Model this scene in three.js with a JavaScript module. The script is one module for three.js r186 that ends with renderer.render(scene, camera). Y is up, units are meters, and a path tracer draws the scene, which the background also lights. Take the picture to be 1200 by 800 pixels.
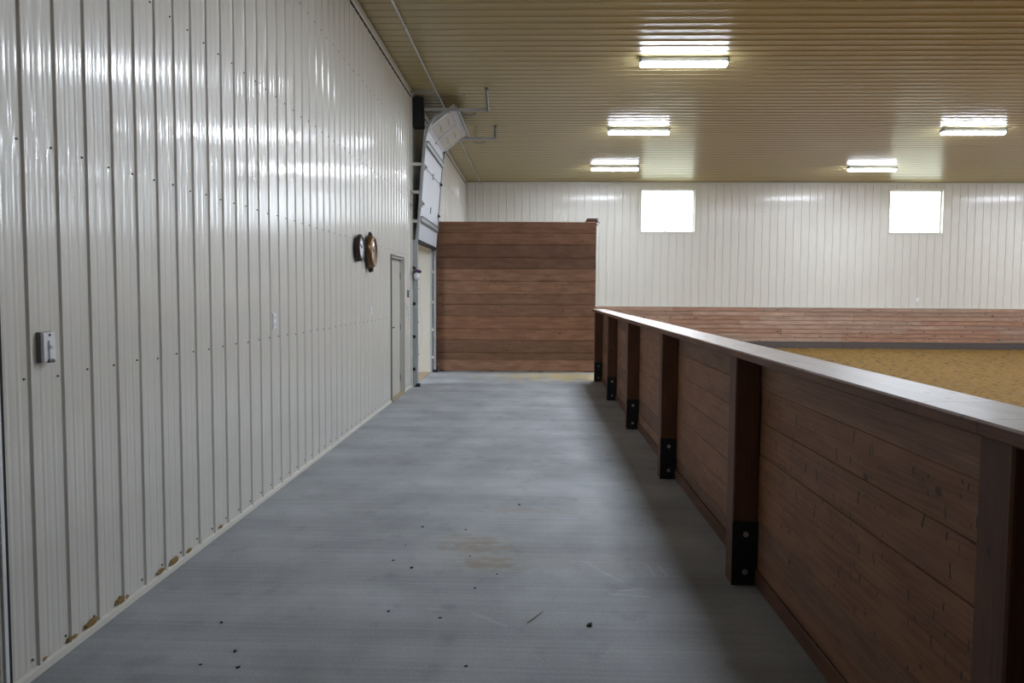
import * as THREE from 'three';
import { mergeGeometries } from 'three/addons/utils/BufferGeometryUtils.js';
import { RectAreaLightUniformsLib } from 'three/addons/lights/RectAreaLightUniformsLib.js';
import { createNoise2D } from 'simplex-noise';

// ---------------------------------------------------------------- camera, sky, exposure
RectAreaLightUniformsLib.init();
const scene = new THREE.Scene();
const renderer = new THREE.WebGLRenderer({ antialias: true });
renderer.toneMapping = THREE.LinearToneMapping;
renderer.toneMappingExposure = 1.5;
renderer.shadowMap.enabled = true;
const camera = new THREE.PerspectiveCamera(46.63, 1.5, 0.05, 400);
camera.position.set(0, 1.604, 0);
camera.rotation.order = 'YXZ';
camera.rotation.set(-0.062, 0.0276, 0.006);
scene.background = new THREE.Color().setRGB(8.0, 8.8, 9.6);      // bright overcast sky
const LAMP = 95;                                                 // radiance of the fluorescent-type ceiling fixtures
const LAMP_COLOR = new THREE.Color().setRGB(0.885, 0.965, 1.075);

// ---------------------------------------------------------------- helpers (depth d runs away from the camera: z = -d)
let seed = 20240611;
const rnd = () => { seed |= 0; seed = seed + 0x6D2B79F5 | 0; let t = Math.imul(seed ^ seed >>> 15, 1 | seed); t = t + Math.imul(t ^ t >>> 7, 61 | t) ^ t; return ((t ^ t >>> 14) >>> 0) / 4294967296; };
const noise = createNoise2D(rnd);
const fbm = (x, y, n = 4) => { let s = 0, a = 0.5; for (let i = 0; i < n; i++) { s += a * noise(x, y); x *= 2.03; y *= 2.03; a *= 0.5; } return s; };
const lerp = (a, b, t) => a + (b - a) * t;
const clamp = (v, a = 0, b = 1) => Math.min(b, Math.max(a, v));
const taken = {};
function numbered(n) { const k = taken[n] = (taken[n] ?? -1) + 1; return k ? n + '_' + String(k).padStart(3, '0') : n; }
function shade(o) { o.castShadow = true; o.receiveShadow = true; return o; }
function mesh(name, g, m, parent) { const o = shade(new THREE.Mesh(Array.isArray(g) ? (g.length > 1 ? mergeGeometries(g.map((q) => q.index ? q.toNonIndexed() : q)) : g[0]) : g, m)); o.name = parent === scene ? numbered(name) : name; parent.add(o); return o; }
function tag(o, label, category, group, kind) { o.userData.label = label; if (category) o.userData.category = category; if (group) o.userData.group = group; if (kind || category) o.userData.kind = kind ?? 'thing'; return o; }
function thing(name, x, y, d, label, category, group, kind) { const o = new THREE.Group(); o.name = numbered(name); o.position.set(x, y, -d); scene.add(o); return tag(o, label, category, group, kind); }
// every part is modelled in room coordinates and then shifted into its thing's frame
function part(name, g, m, root, ...more) {
  const o = mesh(name, g, m, root);
  const p = new THREE.Vector3(); let q = root; while (q && q !== scene) { p.add(q.position); q = q.parent; }
  o.geometry.translate(-p.x, -p.y, -p.z);
  return o;
}
function box(x0, x1, y0, y1, d0, d1) { const g = new THREE.BoxGeometry(x1 - x0, y1 - y0, d1 - d0); g.translate((x0 + x1) / 2, (y0 + y1) / 2, -(d0 + d1) / 2); return g; }
// chamfered box with uv in metres along its longest side; long: 'x' or 'd'
function board(x0, x1, y0, y1, d0, d1, long = 'x', c = 0.004, uo = rnd() * 7, vo = rnd() * 7) {
  const s = new THREE.Shape(), L = long === 'x' ? x1 - x0 : d1 - d0, T = long === 'x' ? d1 - d0 : x1 - x0, h = y1 - y0;
  s.moveTo(c, 0); s.lineTo(T - c, 0); s.lineTo(T, c); s.lineTo(T, h - c); s.lineTo(T - c, h); s.lineTo(c, h); s.lineTo(0, h - c); s.lineTo(0, c);
  const g = new THREE.ExtrudeGeometry(s, { depth: L, bevelEnabled: false });
  const p = g.attributes.position, n = g.attributes.normal, uv = g.attributes.uv;
  for (let i = 0; i < p.count; i++) { const a = Math.abs(n.getY(i)) > 0.8 ? p.getX(i) : p.getY(i); if (Math.abs(n.getZ(i)) > 0.8) uv.setXY(i, uo + p.getX(i) * 0.2, vo + p.getY(i)); else uv.setXY(i, uo + p.getZ(i), vo + a); }
  if (long === 'x') { g.rotateY(Math.PI / 2); g.translate(x0, y0, -d0); } else g.translate(x0, y0, -d1);
  return g;
}
function upright(x0, x1, y0, y1, d0, d1, c = 0.006) { // post with chamfered upright edges, grain along y
  const s = new THREE.Shape(), w = x1 - x0, t = d1 - d0;
  s.moveTo(c, 0); s.lineTo(w - c, 0); s.lineTo(w, c); s.lineTo(w, t - c); s.lineTo(w - c, t); s.lineTo(c, t); s.lineTo(0, t - c); s.lineTo(0, c);
  const g = new THREE.ExtrudeGeometry(s, { depth: y1 - y0, bevelEnabled: false }), p = g.attributes.position, uv = g.attributes.uv, uo = rnd() * 5;
  for (let i = 0; i < p.count; i++) uv.setXY(i, uo + p.getZ(i), uo * 3 + p.getX(i) + p.getY(i));
  g.rotateX(-Math.PI / 2); g.translate(x0, y0, -d0);
  return g;
}
function rod(a, b, r, seg = 8) { const A = new THREE.Vector3(a[0], a[1], -a[2]), B = new THREE.Vector3(b[0], b[1], -b[2]), v = B.clone().sub(A), g = new THREE.CylinderGeometry(r, r, v.length(), seg); g.applyQuaternion(new THREE.Quaternion().setFromUnitVectors(new THREE.Vector3(0, 1, 0), v.clone().normalize())); g.translate((A.x + B.x) / 2, (A.y + B.y) / 2, (A.z + B.z) / 2); return g; }
function tube(pts, r, seg = 24) { return new THREE.TubeGeometry(new THREE.CatmullRomCurve3(pts.map(([x, y, d]) => new THREE.Vector3(x, y, -d))), seg, r, 6); }
// bar that follows a polyline in the (x, y) plane, thickness t, from depth d0 to d1
function strip(pts, t, d0, d1) {
  const n = pts.length, side = (s) => pts.map(([x, y], i) => { const [ax, ay] = pts[Math.max(0, i - 1)], [bx, by] = pts[Math.min(n - 1, i + 1)], l = Math.hypot(bx - ax, by - ay); return [x - s * t / 2 * (by - ay) / l, y + s * t / 2 * (bx - ax) / l]; });
  const s = new THREE.Shape(); [...side(1), ...side(-1).reverse()].forEach(([x, y], i) => i ? s.lineTo(x, y) : s.moveTo(x, y));
  const g = new THREE.ExtrudeGeometry(s, { depth: d1 - d0, bevelEnabled: false }); g.translate(0, 0, -d1); return g;
}

// ---------------------------------------------------------------- textures
function texture(w, h, f, srgb = true) {
  const a = new Uint8Array(w * h * 4);
  for (let j = 0; j < h; j++) for (let i = 0; i < w; i++) { const c = f(i, j), k = (j * w + i) * 4; a[k] = clamp(c[0], 0, 255); a[k + 1] = clamp(c[1], 0, 255); a[k + 2] = clamp(c[2], 0, 255); a[k + 3] = 255; }
  const t = new THREE.DataTexture(a, w, h); t.magFilter = THREE.LinearFilter; t.minFilter = THREE.LinearMipmapLinearFilter; t.generateMipmaps = true; t.wrapS = t.wrapT = THREE.MirroredRepeatWrapping; if (srgb) t.colorSpace = THREE.SRGBColorSpace; t.needsUpdate = true; return t;
}
// planed softwood: long grain along u, knots; covers 2.4 m x 0.6 m. ticks = dark gouges across the grain
function woodTexture(base, dark, grey, ticks, knotsN, knotR = 2) {
  const W = 1024, Hh = 256, ox = rnd() * 90, oy = rnd() * 90, knots = [], marks = [];
  for (let i = 0; i < knotsN; i++) knots.push([rnd() * W, rnd() * Hh, knotR * (1 + rnd() * 2.2)]);
  for (let i = 0; i < ticks; i++) marks.push([rnd() * W, rnd() * Hh, (rnd() - 0.5) * 0.8, 3 + rnd() * rnd() * 12, 0.7 + rnd() * 1.3]);
  return texture(W, Hh, (i, j) => {
    let v = j, ring = 0;
    for (const [kx, ky, r] of knots) { const dx = (i - kx) / 3.2, dy = j - ky, q = Math.exp(-(dx * dx + dy * dy) / (r * r * 9)); v += dy * q * 0.8; const e = (((i - kx) / 1.5) ** 2 + dy * dy) / (r * r); if (e < 1.6) ring = Math.max(ring, 1 - e / 1.6); }
    const x = i / W * 2.4, y = v / Hh * 0.6;
    const g = 0.5 + 0.5 * fbm(ox + x * 0.9, oy + y * 60, 4), fine = 0.5 + 0.5 * noise(ox + x * 9, oy + y * 420), m = 0.5 + 0.5 * fbm(oy + x * 1.6, ox + y * 7, 3);
    let t = clamp(0.1 + 0.62 * g + 0.2 * fine + 0.6 * (m - 0.5)); const w = clamp((m - 0.45) * 1.8) * 0.45;
    let c = [0, 1, 2].map((k) => lerp(lerp(dark[k], base[k], t), grey[k], w));
    c = c.map((q) => q * (1 - 0.42 * clamp(ring * 1.4)));
    for (const [mx, my, s, l, wd] of marks) { const dy = j - my; if (Math.abs(dy) < l) { const e = Math.abs(i - mx - s * dy); if (e < wd * 1.6) { const q = clamp(1.6 - e / wd) * clamp((l - Math.abs(dy)) / 3); c = c.map((z) => z * (1 - 0.72 * clamp(q))); } } }
    return c;
  });
}
const scaled = (t, u, v) => { t.repeat.set(u, v); return t; };
const woodT = [0, 1].map(() => scaled(woodTexture([172, 134, 107], [101, 71, 53], [147, 121, 105], 0, 9), 1 / 2.4, 1 / 0.6));
const woodMarkT = scaled(woodTexture([176, 126, 88], [102, 66, 43], [142, 108, 86], 110, 7), 1 / 2.4, 1 / 0.6);
const kickT = [0, 1].map(() => scaled(woodTexture([214, 188, 170], [146, 119, 104], [182, 166, 156], 0, 15, 3), 1 / 2.4, 1 / 0.6));
const railSheenT = scaled(woodTexture([176, 156, 142], [130, 108, 94], [170, 158, 150], 0, 12), 1 / 2.4, 1 / 0.6);  // brown rail wood lightened: the grazing sheen is painted into this tone
const grainB = scaled(texture(256, 256, (i, j) => { const v = 128 + 90 * fbm(i * 0.012, j * 0.22, 3) + 30 * noise(i * 0.06, j * 0.9); return [v, v, v]; }, false), 1 / 0.8, 1 / 0.3);
// power-floated and broomed concrete of the aisle, 3.4 m x 17 m, with its stains and scratches where they lie
const floorX0 = -2.07, floorX1 = 1.29, floorD = 17;
const scratches = [[-0.30, 3.86, -0.12, 3.72, 0.006], [-0.29, 3.875, -0.2, 3.80, 0.005], [0.32, 4.66, 0.44, 4.42, 0.007], [0.43, 4.46, 0.5, 4.33, 0.006], [0.42, 4.15, 0.62, 4.12, 0.012], [0.48, 4.20, 0.60, 4.24, 0.008], [0.68, 4.62, 0.70, 4.43, 0.006], [0.74, 4.62, 0.77, 4.45, 0.006], [-0.53, 3.92, -0.44, 3.9, 0.008]];
const floorT = texture(1024, 2048, (i, j) => {
  const x = floorX0 + (i + 0.5) / 1024 * (floorX1 - floorX0), d = (j + 0.5) / 2048 * floorD;
  const streak = noise(x * 0.5 + 3, d * 26) * 0.55 + noise(x * 1.3, d * 60) * 0.15, pass = noise(x * 0.12 + 9, d * 2.1) * 0.6 + noise(7, d * 1.05) * 0.4, cloud = fbm(x * 1.1 + 20, d * 0.8, 5), fine = noise(x * 130, d * 90) * 0.6 + noise(x * 45, d * 60) * 0.6;
  let v = 160 + streak * 10 + pass * 11 + cloud * 20 + fine * 9;
  let c = [v * 0.975, v, v * 1.03];
  // drip spots and damp smears
  const dark = clamp(fbm(x * 3 + 50, d * 2.3 + 11, 4) * 2.2 - 0.62); c = c.map((q) => q * (1 - 0.08 * dark));
  // brown mud smears left by hooves and wheels
  const mud = (mx, md, rx, rd, s) => { const e = ((x - mx) / rx) ** 2 + ((d - md) / rd) ** 2 + 1.3 * fbm(x * 6 + mx * 9, d * 9, 4); const q = clamp((1 - e) * 0.9) * s; c = [lerp(c[0], 138, q), lerp(c[1], 122, q), lerp(c[2], 98, q)]; };
  mud(-0.38, 4.95, 0.26, 0.22, 0.42); mud(-0.24, 4.6, 0.22, 0.14, 0.46); mud(-0.33, 4.75, 0.4, 0.4, 0.14); mud(-0.1, 5.75, 0.5, 0.1, 0.25); mud(0.3, 4.7, 0.6, 0.3, 0.12);
  // arena sand tracked in through the gap at the end of the fence
  const near = 1 - Math.hypot((x - 1.0) / 1.9, (d - 15.1) / 0.85), sd = clamp((near + 1.3 * fbm(x * 2.6, d * 6.1, 5) - 0.12) * 3.5) * (0.6 + 0.4 * clamp(0.5 + noise(x * 60, d * 60))); c = [lerp(c[0], 196, sd * 0.75), lerp(c[1], 166, sd * 0.75), lerp(c[2], 96, sd * 0.75)];
  for (const [ax, ad, bx, bd, w] of scratches) { const lx = bx - ax, ld = bd - ad, t = clamp(((x - ax) * lx + (d - ad) * ld) / (lx * lx + ld * ld)), e = Math.hypot(x - ax - t * lx, d - ad - t * ld); if (e < w) c = c.map((q) => lerp(q, 200, 0.3)); }
  return c;
});
floorT.wrapS = THREE.ClampToEdgeWrapping;
const grit = texture(512, 512, (i, j) => { const v = 128 + 26 * noise(i * 0.04, j * 0.4) + 50 * noise(i * 0.3, j * 0.3) + 30 * noise(i * 0.9, j * 0.9); return [v, v, v]; }, false); grit.repeat.set(3.36 / 0.6, 17 / 0.6);
const sandT = texture(1024, 1024, (i, j) => { const q = 0.5 + 0.5 * fbm(i * 0.03, j * 0.03, 5), f = noise(i * 0.4, j * 0.4), k = clamp(fbm(i * 0.016 + 60, j * 0.016, 4) * 2.6 - 0.55); return [(122 + 40 * (q - 0.5) + 10 * f) * (1 - 0.42 * k), (91 + 38 * (q - 0.5) + 10 * f) * (1 - 0.45 * k), (33 + 22 * (q - 0.5) + 8 * f) * (1 - 0.45 * k)]; }); sandT.repeat.set(1 / 5, 1 / 5);
const waveB = scaled(texture(256, 256, (i, j) => { const v = 128 + 100 * fbm(i * 0.016, j * 0.012, 3); return [v, v, v]; }, false), 1 / 1.3, 1 / 2.1);

// ---------------------------------------------------------------- materials
const std = (c, rough, o = {}) => new THREE.MeshStandardMaterial({ color: new THREE.Color(c), roughness: rough, ...o });
const phys = (c, rough, o = {}) => new THREE.MeshPhysicalMaterial({ color: new THREE.Color(c), roughness: rough, ...o });
const M = {
  wall: phys('#dfdcd4', 0.34, { bumpMap: waveB, bumpScale: 0.0004, clearcoat: 0.65, clearcoatRoughness: 0.11 }),
  ceiling: phys('#b0a070', 0.32, { clearcoat: 0.4, clearcoatRoughness: 0.1 }),  // cream panels coloured tan to carry the bounce from the sand
  trim: phys('#dad8cf', 0.35),
  backing: std('#cfc8b6', 0.8),
  screw: std('#5c5c5a', 0.5, { metalness: 0.4 }),
  floor: std('#ffffff', 0.72, { map: floorT, bumpMap: grit, bumpScale: 0.0005 }),
  sand: std('#ffffff', 1, { map: sandT }),
  wood: ['#fff6ee', '#e6dcd4', '#f6e6d8', '#d2c6be'].map((c, i) => std(c, 0.66, { map: woodT[i % 2], bumpMap: grainB, bumpScale: 0.0012 })),
  woodMark: std('#f4ece4', 0.62, { map: woodMarkT, bumpMap: grainB, bumpScale: 0.0012 }),
  woodDark: woodT.map((t) => std('#b2947c', 0.6, { map: t, bumpMap: grainB, bumpScale: 0.001 })),
  kick: ['#fff6f0', '#f0e6e0', '#f6e8de', '#e2d8d2', '#eed6c8', '#f4efea'].map((c, i) => std(c, 0.8, { map: kickT[i % 2], bumpMap: grainB, bumpScale: 0.0015 })),
  rail: phys('#f4f0ec', 0.5, { map: railSheenT, clearcoat: 0.7, clearcoatRoughness: 0.34 }),  // top face only; paler than the edge to paint in its sheen
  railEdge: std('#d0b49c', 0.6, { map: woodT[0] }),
  mat: std('#5c5452', 0.85),
  steelPlate: std('#2b2c30', 0.5, { metalness: 0.5 }),
  bolt: std('#b9b9b9', 0.35, { metalness: 0.8 }),
  galv: std('#b4b9bd', 0.5, { metalness: 0.45 }),
  zinc: std('#8d9092', 0.5, { metalness: 0.6 }),
  white: phys('#eceef2', 0.4),
  doorSkin: phys('#d9dde6', 0.45),
  doorBack: std('#c6c4be', 0.6),
  black: std('#141416', 0.55),
  rubber: std('#232326', 0.8),
  doorPaint: phys('#c9c7bd', 0.42),
  frame: std('#7c7b77', 0.5),
  chrome: std('#d2d2d2', 0.2, { metalness: 1 }),
  plastic: phys('#f1f2f6', 0.35),
  greyPlastic: std('#77797c', 0.5),
  foam: std('#8f7644', 0.9),
  dirt: std('#2c2824', 0.95),
  straw: std('#bdb6a4', 0.9),
  tan: std('#a99880', 0.8),
  lens: new THREE.MeshStandardMaterial({ color: new THREE.Color('#ffffff'), roughness: 0.4, emissive: new THREE.Color().setRGB(0.885, 0.965, 1.075), emissiveIntensity: 45 }),
  glass: new THREE.MeshPhysicalMaterial({ color: 0xffffff, roughness: 0, transmission: 1, thickness: 0, ior: 1.5 }),
  bark: std('#5e5a56', 0.95),
  ground: std('#8a8a78', 1),
};

// ---------------------------------------------------------------- ribbed steel sheets
const PITCH = 0.2286, H = 4.88, A = 2.065, FAR = 23.73, NEAR = -11, RIGHT = 17.5, T = 0.41;
const PROFILE = (() => { // (offset from rib centre, height)
  const p = [[-0.007, 0.0105], [0.007, 0.0105], [0.009, 0.01], [0.0165, 0.0008], [0.0185, 0.0002]];
  for (const c of [0.076, 0.1526]) p.push([c - 0.0145, 0.0003], [c - 0.0125, 0.0007], [c - 0.006, 0.0018], [c - 0.004, 0.0021], [c + 0.004, 0.0021], [c + 0.006, 0.0018], [c + 0.0125, 0.0007], [c + 0.0145, 0.0003]);
  p.push([0.2101, 0.0002], [0.2121, 0.0008], [0.2196, 0.01]);
  for (const [a, b] of [[0.0185, 0.0615], [0.0905, 0.1381], [0.1671, 0.2101]]) for (const t of [0.15, 0.325, 0.5, 0.675, 0.85]) p.push([lerp(a, b, t), 0.0003 + 0.001 * 4 * t * (1 - t)]);   // the flats belly out a little
  return p.sort((a, b) => a[0] - b[0]);
})();
function heightAt(u, phase) { let t = ((u - phase + 0.0085) % PITCH + PITCH) % PITCH - 0.0085; let i = PROFILE.length - 1; while (i > 0 && PROFILE[i][0] > t) i--; const a = PROFILE[i], b = PROFILE[(i + 1) % PROFILE.length], bx = i + 1 < PROFILE.length ? b[0] : b[0] + PITCH; return lerp(a[1], b[1], clamp((t - a[0]) / (bx - a[0]))); }
// place(u, v, n) -> [x, y, z]; ribs run along v
function ribbed(u0, u1, v0, v1, phase, place) {
  const us = [u0]; for (let k = Math.floor((u0 - phase) / PITCH) - 1; k <= (u1 - phase) / PITCH + 1; k++) for (const [o] of PROFILE) { const u = phase + k * PITCH + o; if (u > u0 + 1e-5 && u < u1 - 1e-5) us.push(u); } us.push(u1);
  const pos = [], uv = [], idx = [];
  us.forEach((u, i) => { const n = heightAt(u, phase); pos.push(...place(u, v0, n), ...place(u, v1, n)); uv.push(u, v0, u, v1); if (i) { const k = i * 2; idx.push(k - 2, k, k - 1, k, k + 1, k - 1); } });
  const q = (p) => new THREE.Vector3(...p), e = q(place(0, 0, 0)), out = q(place(0, 0, 1)).sub(e), cr = q(place(1, 0, 0)).sub(e).cross(q(place(0, 1, 0)).sub(e));
  if (cr.dot(out) < 0) for (let i = 0; i < idx.length; i += 3) [idx[i], idx[i + 1]] = [idx[i + 1], idx[i]];
  const g = new THREE.BufferGeometry(); g.setAttribute('position', new THREE.Float32BufferAttribute(pos, 3)); g.setAttribute('uv', new THREE.Float32BufferAttribute(uv, 2)); g.setIndex(idx); g.computeVertexNormals(); return g;
}
// sheets 0.914 m wide, cut round the openings [u0, u1, v0, v1]
function cladding(root, name, m, u0, u1, v0, v1, phase, place, openings = []) {
  const W = PITCH * 4;
  for (let a = phase + Math.floor((u0 - phase) / W) * W; a < u1; a += W) {
    const lo = Math.max(a, u0), hi = Math.min(a + W, u1); if (hi - lo < 0.01) continue;
    const cuts = [lo, hi]; for (const o of openings) for (const u of [o[0], o[1]]) if (u > lo && u < hi) cuts.push(u); cuts.sort((p, q) => p - q);
    const gs = [];
    for (let i = 0; i + 1 < cuts.length; i++) {
      const c = (cuts[i] + cuts[i + 1]) / 2; let spans = [[v0, v1]];
      for (const o of openings) if (c > o[0] && c < o[1]) spans = spans.flatMap(([s, e]) => [[s, Math.min(e, o[2])], [Math.max(s, o[3]), e]]).filter(([s, e]) => e - s > 0.005);
      for (const [s, e] of spans) gs.push(ribbed(cuts[i], cuts[i + 1], s, e, phase, place));
    }
    if (gs.length) part(name, gs, m, root);
  }
}
function screws(root, list, axis) { // small hex heads merged: too small to tell apart one by one
  const gs = list.map(([x, y, z]) => { const g = new THREE.CylinderGeometry(0.0052, 0.0058, 0.006, 6); if (axis === 'x') g.rotateZ(Math.PI / 2); else if (axis === 'z') g.rotateX(Math.PI / 2); g.translate(x, y, z); return g; });
  tag(part('screw_heads', gs, M.screw, root), 'rows of dark screw heads', null, null, 'stuff');
}
function backing(root, u0, u1, v0, v1, openings, make) { // solid wall core with real holes
  const us = [...new Set([u0, u1, ...openings.flatMap((o) => [o[0], o[1]])])].sort((a, b) => a - b);
  for (let i = 0; i + 1 < us.length; i++) { const c = (us[i] + us[i + 1]) / 2, o = openings.find((q) => c > q[0] && c < q[1]); if (!o) part('wall_core', make(us[i], us[i + 1], v0, v1), M.backing, root); else { if (o[2] > v0 + 0.01) part('wall_core', make(us[i], us[i + 1], v0, o[2]), M.backing, root); if (o[3] < v1 - 0.01) part('wall_core', make(us[i], us[i + 1], o[3], v1), M.backing, root); } }
}

// ---------------------------------------------------------------- the setting
const floor = tag(mesh('floor', (() => { const g = box(floorX0 - T, floorX1, -0.2, 0, NEAR, FAR), p = g.attributes.position, uv = g.attributes.uv; for (let i = 0; i < p.count; i++) uv.setXY(i, (p.getX(i) - floorX0) / (floorX1 - floorX0), -p.getZ(i) / floorD); return g; })(), M.floor, scene), 'grey broomed concrete floor of the aisle', null, null, 'structure');

const RIB0 = 3.1767;
const ENTRY = [11.37, 12.44, 0, 2.12], GARAGE = [13.45, 15.72, 0, 2.45], NEARDOOR = [1.94, 2.945, 0, 2.12];
const wallLeft = thing('wall_left', -A, 0, 0, 'cream ribbed steel wall along the concrete aisle', null, null, 'structure');
const leftOpen = [NEARDOOR, ENTRY, GARAGE];
backing(wallLeft, NEAR, FAR, 0, H, leftOpen, (a, b, c, e) => box(-A - T, -A - 0.002, c, e, a, b));
cladding(wallLeft, 'wall_panel', M.wall, NEAR, FAR, 0.03, H - 0.03, RIB0, (u, v, n) => [-A + n, v, -u], leftOpen.map(([a, b, c, e]) => [a - 0.02, b + 0.02, c, e + 0.02]));
{
  const s = []; for (const y of [0.075, 1.235, 2.2, 3.14, 4.1]) for (let k = -14; k < 86; k++) { const u = RIB0 + k * PITCH - 0.043 + (rnd() - 0.5) * 0.004; if (!leftOpen.some(([a, b, c, e]) => u > a - 0.05 && u < b + 0.05 && y < e + 0.04)) s.push([-A + 0.003, y + (rnd() - 0.5) * 0.012, -u]); }
  screws(wallLeft, s, 'x');
  // remnants of tan filler squeezed out where the ribs meet the base strip
  for (const [d, w, h] of [[3.20, 0.05, 0.014], [3.40, 0.09, 0.03], [3.56, 0.13, 0.04], [3.83, 0.15, 0.045], [4.25, 0.1, 0.03], [4.42, 0.12, 0.04], [4.62, 0.07, 0.025], [5.1, 0.06, 0.02]]) {
    const g = new THREE.IcosahedronGeometry(1, 2), p = g.attributes.position; for (let i = 0; i < p.count; i++) { const x = p.getX(i), y = p.getY(i), z = p.getZ(i), q = 1 + 1.1 * fbm(z * 3 + d * 7, y * 2.5 + x, 4); p.setXYZ(i, -A + 0.006 + x * 0.006, 0.042 + h * 0.2 + y * h * 0.4 * q, -d + z * w * 0.42 * q); } g.computeVertexNormals(); part('filler_lump', g, M.foam, wallLeft);
  }
}
const baseLeft = thing('baseboard_left', -A, 0, 0, 'narrow white strip where the ribbed wall meets the concrete', null, null, 'structure');
for (const [a, b] of [[NEAR, NEARDOOR[0] - 0.04], [NEARDOOR[1] + 0.04, ENTRY[0] - 0.03], [ENTRY[1] + 0.03, GARAGE[0] - 0.18], [GARAGE[1] + 0.1, FAR]]) part('base_strip', strip([[-A + 0.002, 0.036], [-A + 0.016, 0.028], [-A + 0.02, 0.003]], 0.003, a, b), M.trim, baseLeft);
const trimLeft = thing('trim_1', -A, H, 0, 'cream corner strip between ribbed wall and ceiling', null, null, 'structure');
part('gap_shade_strip', box(-A + 0.001, -A + 0.0135, H - 0.082, H - 0.03, NEAR + 0.1, FAR - 0.1), M.rubber, trimLeft);  // dark strip painting the shade in the gap behind the corner trim
part('corner_strip', strip([[-A + 0.022, H - 0.075], [-A + 0.024, H - 0.03], [-A + 0.058, H - 0.024], [-A + 0.06, H - 0.034]], 0.004, NEAR, FAR), M.trim, trimLeft);

const WIN = [[3.14, 4.72, 3.41, 4.665], [10.41, 11.94, 3.41, 4.665]];
const wallFar = thing('wall_far', 7.5, 0, FAR, 'cream ribbed steel end wall with two high windows', null, null, 'structure');
backing(wallFar, -A - T, RIGHT + T, 0, H, WIN, (a, b, c, e) => box(a, b, c, e, FAR + 0.002, FAR + 0.22));
cladding(wallFar, 'wall_panel', M.wall, -A, RIGHT, 1.2, H - 0.02, 0.09, (u, v, n) => [u, v, -FAR + n * 1.8], WIN.map(([a, b, c, e]) => [a - 0.015, b + 0.015, c - 0.015, e + 0.015]));
const trimFar = thing('trim_2', 7.5, H, FAR, 'cream corner strip between end wall and ceiling', null, null, 'structure');
part('corner_strip', box(-A + 0.03, RIGHT - 0.03, H - 0.06, H - 0.022, FAR - 0.05, FAR - 0.02), M.trim, trimFar);

const SIDEWIN = [1.5, 9.0, 16.5].map((c) => [c, c + 1.55, 3.41, 4.665]), BACKWIN = [];
const wallRight = thing('wall_right', RIGHT, 0, 6, 'cream ribbed steel wall across the arena', null, null, 'structure');
backing(wallRight, NEAR, FAR, 0, H, SIDEWIN, (a, b, c, e) => box(RIGHT + 0.002, RIGHT + 0.22, c, e, a, b));
cladding(wallRight, 'wall_panel', M.wall, NEAR, FAR, 1.2, H - 0.02, 0.1, (u, v, n) => [RIGHT - n, v, -u], SIDEWIN);
const wallBack = thing('wall_back', 7.5, 0, NEAR, 'cream ribbed steel wall behind the viewer', null, null, 'structure');
backing(wallBack, -A - T, RIGHT + T, 0, H, BACKWIN, (a, b, c, e) => box(a, b, c, e, NEAR - 0.22, NEAR - 0.002));
cladding(wallBack, 'wall_panel', M.wall, -A, RIGHT, 0.03, H - 0.02, 0.09, (u, v, n) => [u, v, -NEAR - n], BACKWIN);
part('kick_lining', box(floorX1 + 0.1, RIGHT - 0.02, 0, 1.22, NEAR + 0.001, NEAR + 0.04), M.kick[0], wallBack);
part('kick_lining', box(RIGHT - 0.04, RIGHT - 0.001, 0, 1.22, NEAR + 0.05, FAR - 0.06), M.kick[1], wallRight);

const ceiling = thing('ceiling', 7.5, H, 6, 'ribbed steel ceiling, tinted tan for light bounced off the sand', null, null, 'structure');
part('roof_core', box(-A - T, RIGHT + T, H + 0.001, H + 0.2, NEAR - 0.2, FAR + 0.2), M.backing, ceiling);
cladding(ceiling, 'ceiling_panel', M.ceiling, NEAR, FAR, -A + 0.03, RIGHT, 0.05, (u, v, n) => [v, H - n, -u]);

let windows = 0;
function windowUnit([u0, u1, v0, v1], put, label) { // put(u0,u1,v0,v1,n0,n1) -> geometry; n runs out of the room from the wall face
  const o = new THREE.Group(); o.name = 'window_' + (++windows); scene.add(o); tag(o, label, null, null, 'structure');
  const c = new THREE.Box3().setFromObject(new THREE.Mesh(put(u0, u1, v0, v0 + 0.01, 0, 0.1))).getCenter(new THREE.Vector3()); o.position.copy(c);
  const f = 0.035;
  for (const [a, b, p, q] of [[u0, u1, v0, v0 + f], [u0, u1, v1 - f, v1], [u0, u0 + f, v0 + f, v1 - f], [u1 - f, u1, v0 + f, v1 - f]]) part('window_frame', put(a, b, p, q, 0.09, 0.16), M.white, o);
  part('pane', put(u0 + f, u1 - f, v0 + f, v1 - f, 0.122, 0.126), M.glass, o);
  for (const [a, b, p, q] of [[u0 - 0.03, u1 + 0.03, v0 - 0.035, v0], [u0 - 0.03, u1 + 0.03, v1, v1 + 0.035], [u0 - 0.03, u0, v0, v1], [u1, u1 + 0.03, v0, v1]]) part('edge_trim', put(a, b, p, q, -0.024, 0.02), M.trim, o);
}
windowUnit(WIN[0], (a, b, c, e, n, m) => box(a, b, c, e, FAR + n, FAR + m), 'bright high window in the end wall closer to the wooden partition');
windowUnit(WIN[1], (a, b, c, e, n, m) => box(a, b, c, e, FAR + n, FAR + m), 'bright high window in the end wall further from the wooden partition');
for (const w of SIDEWIN) windowUnit(w, (a, b, c, e, n, m) => box(RIGHT + n, RIGHT + m, c, e, a, b), 'high window in the wall across the arena');

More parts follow.
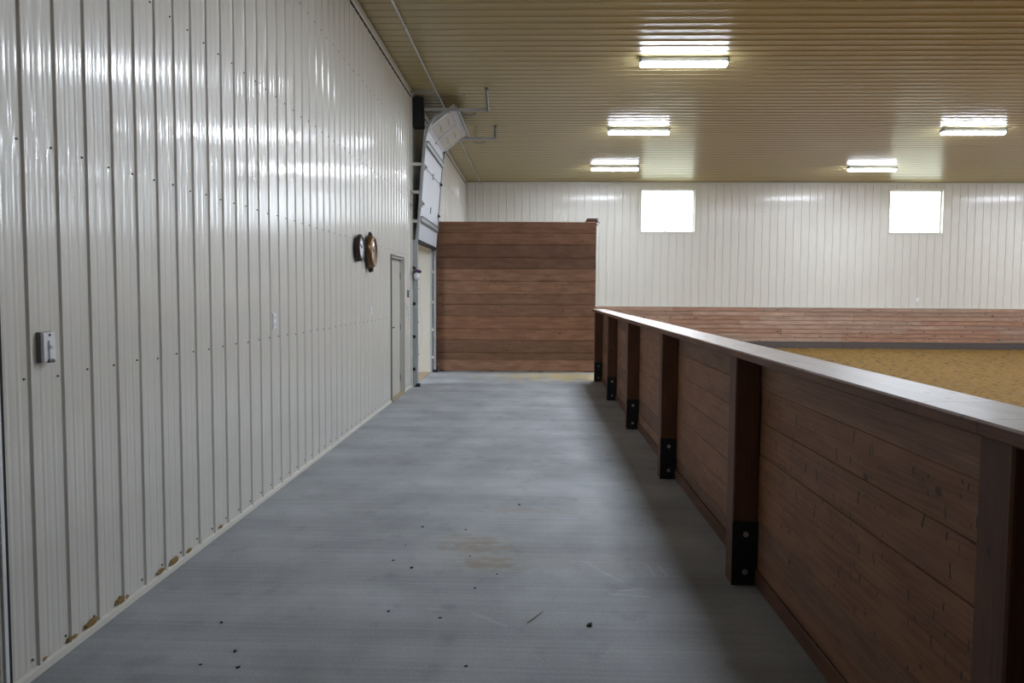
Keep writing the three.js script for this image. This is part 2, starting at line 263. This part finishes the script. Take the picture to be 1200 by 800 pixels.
// sand of the riding arena: trodden surface in real relief
{
  const nx = 220, nd = 300, x0 = floorX1 + 0.001, x1 = RIGHT - 0.041, d0 = 1, d1 = FAR - 0.11, pos = [], uv = [], idx = [];
  for (let j = 0; j <= nd; j++) for (let i = 0; i <= nx; i++) {
    const x = lerp(x0, x1, i / nx), d = lerp(d0, d1, j / nd), edge = clamp((x - x0) / 0.4) * clamp((d1 - d) / 0.3);
    const pit = clamp(noise(x * 3.1, d * 3.1) * 1.6 - 0.65); pos.push(x, -0.005 + edge * (0.03 + 0.022 * fbm(x * 1.4, d * 1.4, 4) + 0.016 * noise(x * 5.5, d * 5.5) - 0.035 * pit), -d); uv.push(x, d);
    if (i && j) { const k = j * (nx + 1) + i; idx.push(k, k - nx - 2, k - 1, k, k - nx - 1, k - nx - 2); }
  }
  const g = new THREE.BufferGeometry(); g.setAttribute('position', new THREE.Float32BufferAttribute(pos, 3)); g.setAttribute('uv', new THREE.Float32BufferAttribute(uv, 2)); g.setIndex(idx); g.computeVertexNormals();
  const o = tag(mesh('arena_sand', g, M.sand, scene), 'golden trodden sand covering the riding arena', 'sand', null, 'stuff');
  const f = box(floorX1, RIGHT + T, -0.2, -0.006, NEAR, FAR), p = f.attributes.position, q = f.attributes.uv; for (let i = 0; i < p.count; i++) q.setXY(i, p.getX(i), p.getZ(i));
  tag(mesh('floor_arena', f, M.sand, scene), 'sand bed under the riding arena', null, null, 'structure');
}
// room behind the openings in the left wall
{
  const x1 = -A - T, r = thing('wall_side_room', x1, 0, 13, 'plain walls of the room beyond the aisle doorways', null, null, 'structure');
  part('room_wall', box(x1 - 4.1, x1 - 4, 0, 3, 9.9, 17.1), M.backing, r); part('room_wall', box(x1 - 4, x1, 0, 3, 9.9, 10), M.backing, r); part('room_wall', box(x1 - 4, x1, 0, 3, 17, 17.1), M.backing, r);
  part('room_ceiling', box(x1 - 4.1, x1, 3, 3.1, 9.9, 17.1), M.backing, r); part('room_floor', box(x1 - 4.1, x1, -0.1, 0.002, 9.9, 17.1), M.tan, r);
  tag(part('threshold', box(x1, -A + 0.02, -0.05, 0.006, GARAGE[0], GARAGE[1]), M.tan, r), 'tan strip of floor in the wide doorway');
}

// ---------------------------------------------------------------- doors in the left wall
function hinged([d0, d1, , y1], n, label, skin, handle) {
  const o = new THREE.Group(); o.name = 'door_' + n; o.position.set(-A, 0, -d0); scene.add(o); tag(o, label, null, null, 'structure');
  const r = 0.045, f = 0.045;
  part('door_frame', [box(-A - r - 0.05, -A + 0.012, 0, y1, d0, d0 + 0.02), box(-A - r - 0.05, -A + 0.012, 0, y1, d1 - 0.02, d1), box(-A - r - 0.05, -A + 0.012, y1 - 0.02, y1, d0 + 0.02, d1 - 0.02)], M.doorPaint, o);
  part('edge_trim', [box(-A, -A + 0.02, 0, y1 + 0.02, d0 - 0.02, d0), box(-A, -A + 0.02, 0, y1 + 0.02, d1, d1 + 0.02), box(-A, -A + 0.02, y1, y1 + 0.02, d0, d1)], n === 1 ? M.frame : M.white, o);
  const leaf = part('door_leaf', board(-A - r - f, -A - r, 0.02, y1 - 0.025, d0 + 0.023, d1 - 0.023, 'd', 0.003), skin, o);
  if (n === 2) part('dark_gap_strip', box(-A + 0.001, -A + 0.02, 0, y1, d1 + 0.02, d1 + 0.036), M.dirt, o);  // dark strip standing in for the shaded gap at the jamb
  part('threshold', box(-A - r - f, -A + 0.03, 0, 0.018, d0 + 0.02, d1 - 0.02), M.tan, o);
  if (handle) {
    const L = (name, g) => { const q = mesh(name, g, M.chrome, leaf); q.geometry.translate(A, 0, d0); return q; };
    const hd = d0 + 0.09; L('lever_handle', [rod([-A - r, 1.08, hd], [-A - r + 0.06, 1.08, hd], 0.014), rod([-A - r + 0.055, 1.08, hd], [-A - r + 0.055, 1.08, hd + 0.12], 0.011), rod([-A - r, 1.08, hd], [-A - r + 0.012, 1.08, hd], 0.034, 16)]); L('deadbolt', [rod([-A - r, 1.22, hd], [-A - r + 0.025, 1.22, hd], 0.03, 16)]);
  }
  for (const y of [0.25, 1.05, 1.85]) { const q = mesh('hinge', rod([-A - r + 0.006, y - 0.05, d1 - 0.026], [-A - r + 0.006, y + 0.05, d1 - 0.026], 0.008), M.zinc, leaf); q.geometry.translate(A, 0, d0); }
}
hinged(ENTRY, 1, 'beige steel entry door with lever handle, recessed in the ribbed wall', M.doorPaint, true);
hinged(NEARDOOR, 2, 'white door edge beside the near end of the ribbed wall', M.white, false);

// overhead door, rolled up above its opening
const PATH = [[-1.972, 2.475], [-1.93, 3.085], [-1.885, 3.695], [-1.83, 4.335], [-1.35, 4.715]], OD0 = 13.37, OD1 = 15.71;
{
  const o = thing('overhead_door', -1.97, 2.475, 14.5, 'pale sectional overhead door, raised above its opening and tipped in under the ceiling', 'garage door');
  const onFace = (i, t, out, half, h, d0, d1) => { const [ax, ay] = PATH[i], [bx, by] = PATH[i + 1], l = Math.hypot(bx - ax, by - ay), ux = (bx - ax) / l, uy = (by - ay) / l, cx = ax + ux * l * t + uy * out, cy = ay + uy * l * t - ux * out; return strip([[cx - ux * h / 2, cy - uy * h / 2], [cx + ux * h / 2, cy + uy * h / 2]], half, d0, d1); };
  for (let i = 0; i < 4; i++) {
    const s = part('door_section', onFace(i, 0.5, 0, 0.045, 0.6095, OD0, OD1), i === 3 ? M.doorBack : M.doorSkin, o);
    if (i === 3) { s.userData.label = 'grey top section with ribs and wavy backing'; }
    const sub = (name, g, m) => { const q = mesh(name, g, m, s); q.geometry.translate(1.97, -2.475, 14.5); return q; };
    if (i === 0 || i === 2) {
      const t = i ? 0.6 : 0.58; sub('strut', onFace(i, t, 0.036, 0.03, 0.075, OD0 + 0.03, OD1 - 0.03), M.galv); sub('strut_lip', onFace(i, t - 0.068, 0.045, 0.045, 0.014, OD0 + 0.03, OD1 - 0.03), M.zinc); sub('strut_lip', onFace(i, t + 0.068, 0.045, 0.045, 0.014, OD0 + 0.03, OD1 - 0.03), M.zinc);
    }
    if (i === 0) sub('bottom_seal', onFace(0, -0.035, 0, 0.05, 0.06, OD0, OD1), M.rubber);
    if (i < 3) for (const dd of [OD0 + 0.07, (OD0 + OD1) / 2, OD1 - 0.07]) { sub('hinge', onFace(i, 1, 0.03, 0.012, 0.11, dd - 0.03, dd + 0.03), M.zinc); if (dd > OD1 - 0.2 || dd < OD0 + 0.2) sub('roller', rod([PATH[i + 1][0] + 0.05, PATH[i + 1][1], dd - 0.035], [PATH[i + 1][0] + 0.05, PATH[i + 1][1], dd + 0.035], 0.022, 12), dd > 14 ? M.rubber : M.galv); }
    if (i === 3) {
      for (const dd of [OD0 + 0.04, (OD0 + OD1) / 2, OD1 - 0.04]) sub('stile', onFace(3, 0.5, 0.027, 0.012, 0.58, dd - 0.03, dd + 0.03), M.doorSkin);
      for (const t of [0.06, 0.9]) sub('rail', onFace(3, t, 0.027, 0.012, t > 0.5 ? 0.1 : 0.06, OD0 + 0.07, OD1 - 0.07), M.doorSkin);
      sub('top_strut', onFace(3, 1.0, 0.05, 0.09, 0.025, OD0, OD1), M.galv);
      // creases in the backing film of each bay
      for (const [a, b] of [[OD0 + 0.2, OD0 + 1.0], [OD0 + 1.35, OD1 - 0.2]]) for (const t of [0.34, 0.62]) { const [ax, ay] = PATH[3], [bx, by] = PATH[4]; const pts = [0, 0.35, 0.7, 1].map((k, n) => { const tt = t + (n % 2 ? 0.035 : -0.02); return [lerp(ax, bx, tt) + 0.0155, lerp(ay, by, tt) - 0.019, lerp(a, b, k)]; }); sub('crease', tube(pts, 0.004, 16), M.zinc); }
    }
  }
}
function doorTrack(d, out, label, hangTop) {
  const o = thing('door_track', -1.97, 0, d, label, 'door track', 'overhead door tracks');
  const a = d - 0.025, b = d + 0.025, off = 0.02;
  part('upright_track', strip([[-1.975, 0.02], [-1.975, 2.475], [-1.93 + off, 3.085], [-1.885 + off, 3.695], [-1.85 + off, 4.15], [-1.79 + off, 4.36], [-1.67, 4.5], [-1.52, 4.575], [-1.42, 4.585]], 0.04, a, b), M.galv, o);
  part('horizontal_track', strip([[-1.84, 4.615], [-0.76, 4.615]], 0.045, a - 0.004 * out, b - 0.004 * out), M.galv, o);
  part('wall_angle', [box(-A + 0.02, -A + 0.075, 0.02, 2.47, d - 0.03 * out - 0.004, d - 0.03 * out + 0.004), box(-A + 0.02, -A + 0.026, 0.02, 4.28, d - 0.06, d + 0.03)], M.galv, o);
  for (const y of [0.3, 0.85, 1.4, 2.0, 2.78, 3.26, 3.72]) part('bracket', box(-A + 0.02, lerp(-1.985, -1.89, clamp((y - 2.47) / 1.3)), y - 0.025, y + 0.025, d - 0.034, d - 0.028), M.trim, o);
  for (const y of [0.55, 1.1, 1.65]) part('slot_bolt', rod([-1.9475, y, d], [-1.935, y, d], 0.012, 8), M.zinc, o);
  part('hanger', [rod([-0.79, 4.59, d], [-0.79, H - 0.02, hangTop], 0.022, 4), rod([-0.82, H - 0.035, hangTop], [-0.76, H - 0.035, hangTop], 0.028, 6)], M.zinc, o);
  part('strap', box(-1.19, -1.175, 4.64, H - 0.01, d - 0.01, d + 0.01), M.tan, o);
  part('spring_bumper', [tube([[-1.22, 4.575, d], [-1.15, 4.53, d], [-1.05, 4.53, d], [-0.98, 4.56, d]], 0.012, 12)], M.zinc, o);
  part('floor_foot', box(-2.01, -1.92, 0, 0.055, d - 0.03, d + 0.03), M.rubber, o);
  return o;
}
const nearTrack = doorTrack(13.3, 1, 'galvanised overhead door track standing beside the grey keypad', 12.9);
part('pull_cord', tube([[-1.93, 1.9, 13.3], [-1.9, 1.6, 13.3], [-1.92, 1.2, 13.31], [-1.88, 0.95, 13.3], [-1.94, 0.6, 13.3]], 0.006), M.white, nearTrack);
part('latch_rod', rod([-A + 0.045, 3.235, 12.93], [-A + 0.045, 3.235, 13.24], 0.009), M.zinc, nearTrack);
part('latch_rod', rod([-A + 0.045, 3.03, 12.93], [-A + 0.045, 3.03, 13.24], 0.009), M.zinc, nearTrack);
part('top_brace', box(-A + 0.03, -1.66, H - 0.06, H - 0.022, 13.0, 13.03), M.galv, nearTrack);
doorTrack(15.75, -1, 'galvanised overhead door track standing against the wooden partition', 15.75);
{
  const c1 = thing('trim_3', -A, 0, 13.2, 'cream upright strip at the edge of the ribbed wall by the overhead door', null, null, 'structure');
  part('upright_strip', box(-A + 0.0, -A + 0.03, 0, H - 0.03, 13.19, 13.235), M.trim, c1);
  const c2 = thing('trim_4', -A, 0, 15.72, 'white casing on the partition side of the wide doorway', null, null, 'structure');
  part('casing', box(-A, -A + 0.035, 0, 2.45, 15.705, 15.8), M.white, c2); part('jamb_lining', box(-A - T, -A, 0, 2.45, 15.69, 15.72), M.trim, c2);
  const b = thing('wall_box', -1.96, 4.32, 13.4, 'black rectangular box fixed under the ceiling beside the overhead door', 'speaker');
  part('cabinet', board(-2.04, -1.865, 4.33, 4.835, 13.345, 13.5, 'd', 0.008), M.black, b); part('grille', box(-2.03, -1.88, 4.35, 4.82, 13.337, 13.345), M.rubber, b); part('bracket', box(-1.985, -1.925, 4.83, 4.862, 13.38, 13.46), M.zinc, b);
  const r = thing('hanging_bundle', -1.955, 1.8, 13.2, 'small white and purple bundle hung on the overhead door track', 'bundle');
  const g = new THREE.LatheGeometry([[0.001, 0], [0.035, 0.005], [0.048, 0.05], [0.045, 0.1], [0.03, 0.13], [0.001, 0.135]].map((p) => new THREE.Vector2(...p)), 14); g.translate(-1.96, 1.8, -13.21); part('wrap', g, M.white, r);
  const t = new THREE.TorusGeometry(0.05, 0.022, 8, 16); t.rotateX(Math.PI / 2.3); t.translate(-1.95, 1.94, -13.2); part('strap_roll', t, std('#5a3868', 0.7), r);
}

// ---------------------------------------------------------------- things on the ribbed wall
function plate(d, y, w, h, depth, label, kind) {
  const o = thing(kind === 'switch' ? 'light_switch' : kind, -A, y, d, label, kind === 'switch' ? 'switch' : kind === 'wall_outlet' ? 'outlet' : 'keypad');
  const x = -A, m = kind === 'keypad' ? M.greyPlastic : M.plastic;
  part('back_box', board(x, x + depth * 0.6, y - h / 2, y + h / 2, d - w / 2, d + w / 2, 'd', 0.004), kind === 'switch' ? M.greyPlastic : m, o);
  part('cover', board(x + depth * 0.6, x + depth, y - h / 2 + 0.002, y + h / 2 - 0.002, d - w / 2 + 0.002, d + w / 2 - 0.002, 'd', 0.004), m, o);
  return o;
}
{
  const s = plate(3.262, 1.363, 0.082, 0.128, 0.034, 'white light switch with weather cover beside the white door edge', 'switch');
  part('toggle', [rod([-A + 0.034, 1.36, 3.262], [-A + 0.042, 1.355, 3.262], 0.013, 10), box(-A + 0.034, -A + 0.04, 1.315, 1.39, 3.253, 3.271)], M.plastic, s);
  part('screw', rod([-A + 0.034, 1.414, 3.262], [-A + 0.037, 1.414, 3.262], 0.006), M.screw, s); part('lower_latch', rod([-A + 0.034, 1.305, 3.247], [-A + 0.04, 1.305, 3.277], 0.008), M.screw, s);
  const u = plate(6.22, 1.365, 0.082, 0.125, 0.014, 'white duplex outlet midway along the ribbed wall below the clocks', 'wall_outlet');
  for (const y of [1.335, 1.395]) { const f = part('socket_face', rod([-A + 0.013, y, 6.22], [-A + 0.017, y, 6.22], 0.018, 14), M.plastic, u); f.scale.set(1, 1, 1); part('slots', [box(-A + 0.0165, -A + 0.0176, y - 0.005, y + 0.006, 6.211, 6.214), box(-A + 0.0165, -A + 0.0176, y - 0.005, y + 0.006, 6.226, 6.229)], M.screw, u); }
  const v = plate(9.95, 1.365, 0.075, 0.12, 0.012, 'small white blank plate on the ribbed wall under the gilt clock', 'wall_outlet'); part('screw', rod([-A + 0.012, 1.365, 9.95], [-A + 0.014, 1.365, 9.95], 0.005), M.screw, v);
  const k = plate(12.86, 1.57, 0.12, 0.12, 0.035, 'grey square keypad between entry door and overhead door', 'keypad'); for (let i = 0; i < 9; i++) { const y = 1.535 + (i / 3 | 0) * 0.03, d = 12.83 + (i % 3) * 0.03; part('key', box(-A + 0.035, -A + 0.039, y - 0.01, y + 0.01, d - 0.01, d + 0.01), M.plastic, k); }
  const w = plate(12.84, 1.357, 0.05, 0.075, 0.012, 'small white switch plate below the grey keypad', 'switch'); part('toggle', box(-A + 0.012, -A + 0.022, 1.35, 1.372, 12.835, 12.845), M.plastic, w);
  // clocks
  const lathe = (pts, seg, x, y, d) => { const g = new THREE.LatheGeometry(pts.map((p) => new THREE.Vector2(...p)), seg); g.rotateZ(-Math.PI / 2); g.translate(x, y, -d); return g; };
  const c = thing('wall_clock', -A, 2.105, 9.13, 'dark brown octagonal wall clock with white dial', 'clock');
  const brown = std('#2a1b17', 0.45), gilt = std('#75522f', 0.28, { metalness: 0.45 }), copper = std('#2e1d14', 0.35, { metalness: 0.3 });
  part('case', lathe([[0.001, 0.02], [0.148, 0.02], [0.156, 0.035], [0.153, 0.072], [0.14, 0.082], [0.126, 0.078], [0.124, 0.066], [0.001, 0.066]], 8, -A, 2.105, 9.13).rotateX(0), brown, c);
  part('dial', lathe([[0.001, 0.069], [0.122, 0.069], [0.122, 0.066]], 28, -A, 2.105, 9.13), M.white, c);
  for (let i = 0; i < 12; i++) { const a = i * Math.PI / 6; part('hour_mark', rod([-A + 0.0695, 2.105 + Math.cos(a) * 0.092, 9.13 + Math.sin(a) * 0.092], [-A + 0.0695, 2.105 + Math.cos(a) * 0.11, 9.13 + Math.sin(a) * 0.11], 0.004, 6), M.black, c); }
  for (const [a, l] of [[1.1, 0.06], [5.2, 0.085]]) part('hand', rod([-A + 0.073, 2.105, 9.13], [-A + 0.073, 2.105 + Math.cos(a) * l, 9.13 + Math.sin(a) * l], 0.004, 6), M.black, c);
  part('lower_block', board(-A + 0.018, -A + 0.05, 1.95, 2.0, 9.08, 9.18, 'd', 0.006), brown, c);
  const g = thing('wall_clock', -A, 2.09, 9.72, 'large round gilt and brown wall clock with domed glass', 'clock');
  part('case', lathe([[0.001, 0.02], [0.185, 0.02], [0.21, 0.03], [0.205, 0.055]], 32, -A, 2.09, 9.72), copper, g);
  part('rim', lathe([[0.205, 0.055], [0.198, 0.085], [0.175, 0.105], [0.15, 0.1], [0.14, 0.085]], 32, -A, 2.09, 9.72), gilt, g);
  part('dial', lathe([[0.001, 0.088], [0.14, 0.086]], 32, -A, 2.09, 9.72), std('#b9ae9a', 0.5), g);
  part('glass_dome', lathe([[0.001, 0.112], [0.05, 0.11], [0.1, 0.103], [0.148, 0.092]], 32, -A, 2.09, 9.72), M.glass, g);
  for (const [a, l] of [[1.1, 0.06], [5.2, 0.1]]) part('hand', rod([-A + 0.092, 2.09, 9.72], [-A + 0.092, 2.09 + Math.cos(a) * l, 9.72 + Math.sin(a) * l], 0.004, 6), M.black, g);
  part('lower_ornament', lathe([[0.001, 0], [0.03, 0.008], [0.035, 0.03], [0.02, 0.06], [0.001, 0.065]], 12, -A + 0.02, 1.872, 9.74), copper, g); part('top_ornament', lathe([[0.001, 0], [0.03, 0.008], [0.03, 0.03], [0.001, 0.05]], 12, -A + 0.03, 2.3, 9.7), copper, g);
}
// conduit under the ceiling
{
  const x = -1.61, y = H - 0.046, o = thing('electrical_conduit', x, H, 9, 'thin steel conduit running under the ceiling along the ribbed wall', 'conduit');
  part('pipe', rod([x, y, -4], [x, y, FAR - 0.05], 0.0125, 10), M.galv, o);
  for (const d of [3.6, 9.9, 12.95, 16, 19, 22]) part('coupling', rod([x, y, d - 0.035], [x, y, d + 0.035], 0.019, 10), M.galv, o);
  for (const d of [5, 8.1, 11.4, 14.6, 17.5, 20.5]) part('strap', box(x - 0.035, x + 0.035, y + 0.008, H - 0.022, d - 0.01, d + 0.01), M.zinc, o);
}
{ const o = thing('wall_outlet', 11.3, 1.45, FAR, 'tiny white outlet on the end wall above the wooden kickboard', 'outlet'); part('cover', board(11.26, 11.34, 1.4, 1.52, FAR - 0.02, FAR - 0.004, 'x', 0.003), M.plastic, o); for (const y of [1.435, 1.485]) part('socket_face', box(11.28, 11.32, y - 0.015, y + 0.015, FAR - 0.023, FAR - 0.02), M.plastic, o); }

// ---------------------------------------------------------------- timber: partition, fence, kickboard
{
  const D = 15.93, o = thing('wooden_partition', -0.4, 0, D, 'tall partition of thirteen stained horizontal boards across the aisle end', 'partition');
  const ys = [0.012, 0.251, 0.387, 0.645, 0.87, 1.123, 1.357, 1.568, 1.828, 2.075, 2.294, 2.557, 2.788, 3.01];
  for (let i = 0; i + 1 < ys.length; i++) { const e = (rnd() - 0.5) * 0.012; part('plank', board(-2.035, 1.228, ys[i] + 0.0015, ys[i + 1] - 0.0015, D + e, D + 0.042 + e, 'x', 0.007), M.wood[(i * 7 + (i >> 1)) % 4], o); }
  part('back_sheet', box(-2.03, 1.225, 0.01, 2.99, D + 0.05, D + 0.058), M.woodDark[0], o);
  part('end_post', upright(1.03, 1.225, 0, 3.0, D + 0.06, D + 0.2), M.woodDark[0], o);
  const s = new THREE.Shape(); s.moveTo(1.005, 3.012); s.lineTo(1.045, 3.085); s.lineTo(1.265, 3.085); s.lineTo(1.265, 3.012); const g = new THREE.ExtrudeGeometry(s, { depth: 0.16, bevelEnabled: false }); g.translate(0, 0, -D - 0.2); part('post_cap', g, M.woodDark[1], o);
  part('gate_hook', [rod([1.23, 3.05, D + 0.02], [1.3, 2.98, D + 0.02], 0.01), rod([1.225, 2.97, D + 0.02], [1.255, 2.94, D + 0.02], 0.012), rod([1.24, 3.06, D + 0.02], [1.262, 3.02, D + 0.02], 0.02)], M.zinc, o);
  for (const x of [-1.9, -0.9, 0.1]) part('stud', upright(x, x + 0.09, 0, 3.0, D + 0.06, D + 0.2), M.woodDark[1], o);
  part('bolt_head', rod([-1.93, 0.14, D - 0.012], [-1.93, 0.14, D + 0.01], 0.018, 8), M.bolt, o);
}
{
  const X = 1.1, o = thing('arena_fence', 1.2, 0, 6, 'waist-high stained timber arena fence with posts, boards and a smooth cap rail', 'fence'), step = 2.4915, F = 4.318, first = -3, n = 5;
  for (let k = first; k < n; k++) {
    const d = F + k * step, post = part('post', upright(X, X + 0.138, 0.004, 1.268, d, d + 0.138), M.woodDark[(k + 4) % 2], o);
    const sub = (name, g, m) => { const q = mesh(name, g, m, post); q.geometry.translate(-1.2, 0, 6); return q; };
    sub('base_plate', [box(X - 0.002, X + 0.14, 0.001, 0.355, d - 0.008, d - 0.001), box(X + 0.02, X + 0.12, 0.001, 0.03, d - 0.012, d - 0.008)], M.steelPlate);
    for (const y of [0.075, 0.285]) sub('bolt', [rod([X + 0.072, y, d - 0.02], [X + 0.072, y, d - 0.008], 0.0125, 6), rod([X + 0.072, y, d - 0.0105], [X + 0.072, y, d - 0.008], 0.016, 12)], M.bolt);
    if (k < n - 1) {
      for (let r = 0; r < 7; r++) { const h = 1.262 / 7, e = (rnd() - 0.5) * 0.005, m = (k < 2 && r >= 2 && r <= 5) ? M.woodMark : M.wood[(r * 3 + k + 7) % 4]; part('fence_board', board(X + 0.14 + e, X + 0.178 + e, 0.008 + r * h + 0.0006, 0.008 + (r + 1) * h - 0.0006, d + 0.0715 - step * 0, d + 0.0675 + step, 'd', 0.0025), m, o); }
      part('sill_board', board(X + 0.125, X + 0.139, 0.004, 0.09, d + 0.139, d + step - 0.013, 'd', 0.003), M.woodDark[k & 1], o);
    }
  }
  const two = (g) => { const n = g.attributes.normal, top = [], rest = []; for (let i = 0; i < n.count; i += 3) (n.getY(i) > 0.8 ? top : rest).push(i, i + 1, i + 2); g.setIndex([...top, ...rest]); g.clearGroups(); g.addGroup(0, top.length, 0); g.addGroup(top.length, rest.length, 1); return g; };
  const ends = [F + first * step - 0.05, F + (first + 2) * step + 0.07, 2.2, F + step + 0.07, F + 3 * step + 0.07, F + (n - 1) * step + 0.16];
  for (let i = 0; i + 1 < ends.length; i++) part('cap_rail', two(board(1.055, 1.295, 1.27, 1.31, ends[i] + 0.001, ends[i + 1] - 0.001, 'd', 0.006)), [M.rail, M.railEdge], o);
}
{
  const o = thing('arena_kickboard', 7, 0, FAR, 'long low lining of weathered pinkish planks along the foot of the end wall', 'kickboard'), h = (1.205 - 0.19) / 8;
  for (let r = 0; r < 8; r++) { let x = -A + 0.1 - rnd() * 1.5 + 2; while (x < RIGHT - 0.1) { const L = 1.4 + rnd() * 2.4, x1 = Math.min(RIGHT - 0.06, x + L), e = rnd() * 0.01; if (x1 - x > 0.2) part('plank', board(Math.max(x, -A + 0.05) + 0.003, x1 - 0.003, 0.19 + r * h + 0.005, 0.19 + (r + 1) * h - 0.005, FAR - 0.075 - e, FAR - 0.03, 'x', 0.004), M.kick[Math.floor(rnd() * 6)], o); x = x1; } }
  let x = 0; while (x < RIGHT - 0.1) { const x1 = Math.min(RIGHT - 0.06, x + 3.05); part('base_mat', board(x + 0.004, x1 - 0.004, 0.0, 0.186, FAR - 0.105, FAR - 0.03, 'x', 0.006), M.mat, o); x = x1; }
  part('top_flashing', box(-A + 0.05, RIGHT - 0.06, 1.206, 1.222, FAR - 0.08, FAR - 0.022), M.trim, o);
}

// ---------------------------------------------------------------- ceiling lights
{
  const s = new THREE.Shape(); s.moveTo(-0.08, 0); s.lineTo(-0.076, -0.025); s.quadraticCurveTo(-0.066, -0.046, -0.04, -0.048); s.lineTo(0.04, -0.048); s.quadraticCurveTo(0.066, -0.046, 0.076, -0.025); s.lineTo(0.08, 0);
  const lensG = new THREE.ExtrudeGeometry(s, { depth: 1.16, bevelEnabled: true, bevelThickness: 0.015, bevelSize: 0.012, bevelOffset: -0.012, bevelSegments: 3 }); lensG.rotateY(Math.PI / 2); lensG.translate(-0.58, -0.058, 0);
  const houseG = new THREE.BoxGeometry(1.2, 0.058, 0.15); houseG.translate(0, -0.029, 0);
  const capG = new THREE.BoxGeometry(0.018, 0.06, 0.17); 
  const rows = [2.055, 8.61, 15.15], depths = [20.75, 16.06, 11.31, 6.56];
  const names = { '0,0': 'lit strip light under the ceiling over the fence line, next to the end wall', '0,1': 'lit strip light over the fence line, second out from the end wall', '0,2': 'lit strip light over the fence line, third out from the end wall', '1,0': 'lit strip light over mid arena, next to the end wall', '1,1': 'lit strip light over mid arena, second out from the end wall' };
  const spots = rows.flatMap((x, r) => depths.map((d, k) => [x, H - 0.02, d, names[r + ',' + k] ?? 'lit strip light under the ceiling beyond the frame'])); spots.push([-4.3, 2.999, 12.6, 'added strip light in the unseen room beyond the wide doorway']);  // last spot: unseen lamp, added to brighten the far door jamb
  spots.forEach(([x, y, d, label]) => {
    const o = thing('ceiling_light', x, y, d, label, 'ceiling light', 'strip lights under the ceiling');
    mesh('housing', houseG, M.galv, o); mesh('lens', lensG, M.lens, o);
    for (const e of [-1, 1]) { const c = mesh('end_cap', capG, M.greyPlastic, o); c.position.set(e * 0.603, -0.03, 0); }
    const L = new THREE.RectAreaLight(LAMP_COLOR, LAMP, 1.16, 0.15); L.name = 'strip_light'; L.rotation.x = -Math.PI / 2; L.position.set(0, -0.112, 0); o.add(L);
  });
}

// ---------------------------------------------------------------- crumbs of dirt and straw on the concrete
{
  const spots = [[-0.8, 4.9], [-0.83, 4.62], [-0.7, 4.5], [-0.38, 4.72], [-0.2, 4.42], [-0.31, 4.2], [-0.72, 3.87], [-0.45, 3.8], [0.28, 3.74], [-0.28, 3.3], [0.3, 3.14], [0.55, 3.15], [-0.75, 5.3], [-0.1, 5.9], [-0.45, 5.25], [-1.32, 3.4], [-1.5, 3.7], [-1.25, 3.25], [-1.42, 3.27]];
  spots.forEach(([x, d], i) => {
    const g = new THREE.IcosahedronGeometry(1, 1), p = g.attributes.position, r = i === 8 ? 0.012 : 0.0035 + 0.0045 * rnd(); for (let k = 0; k < p.count; k++) { const a = p.getX(k), b = p.getY(k), c = p.getZ(k), q = 1 + 0.6 * noise(a * 1.3 + i * 5, b * 1.3 + c); p.setXYZ(k, a * r * 1.5 * q, b * r * 0.5 * q + r * 0.45, c * r * q); } g.rotateY(rnd() * 3); g.computeVertexNormals();
    const o = mesh('dirt_crumb', g, M.dirt, scene); o.position.set(x, 0, -d); tag(o, 'small dark crumb of dirt lying on the concrete aisle', 'dirt', 'dirt crumbs on the concrete');
  });
  const s = mesh('straw', tube([[0, 0, 0], [0.03, 0.004, 0.05], [0.07, 0.003, 0.13]], 0.0035, 10), M.straw, scene); s.position.set(-0.02, 0.0036, -3.76); tag(s, 'single pale straw lying on the concrete aisle', 'straw');
}

// ---------------------------------------------------------------- outdoors, through the windows
tag(mesh('ground_outside', [box(-60, 80, -0.4, -0.25, FAR + 0.3, 130)], M.ground, scene), 'flat ground outside the end wall', null, null, 'structure');
[[8.5, 55, 17, 'tall bare tree outside the window closer to the partition, trunk forked wide'], [6.4, 62, 19, 'slender bare tree outside the window closer to the partition, further off'], [24.5, 52, 15, 'bare tree outside the window further from the partition, nearer the wall'], [27.5, 60, 18, 'taller bare tree outside the window further from the partition']].forEach(([x, d, h, label]) => {
  const gs = [], q = new THREE.Vector3();
  const branch = (p, dir, len, r, lvl) => {
    const e = p.clone().addScaledVector(dir, len), g = new THREE.CylinderGeometry(r * 0.6, r, len, 5, 1, true); g.applyQuaternion(new THREE.Quaternion().setFromUnitVectors(new THREE.Vector3(0, 1, 0), dir)); q.lerpVectors(p, e, 0.5); g.translate(q.x, q.y, q.z); gs.push(g);
    if (lvl) for (let i = 0; i < (lvl > 3 ? 3 : 4); i++) { const t = 0.45 + 0.55 * rnd(), s = p.clone().lerp(e, t), v = dir.clone().add(new THREE.Vector3(rnd() - 0.5, rnd() * 0.5 - 0.1, rnd() - 0.5).multiplyScalar(1.5)).normalize(); branch(s, v, len * (0.5 + 0.2 * rnd()), r * 0.5, lvl - 1); }
  };
  branch(new THREE.Vector3(0, 0, 0), new THREE.Vector3(0.04, 1, 0).normalize(), h * 0.55, 0.07, 4);
  const o = mesh('bare_tree', gs, M.bark, scene); o.position.set(x, -0.25, -d); tag(o, label, 'tree', 'bare trees outside');
});

renderer.render(scene, camera);
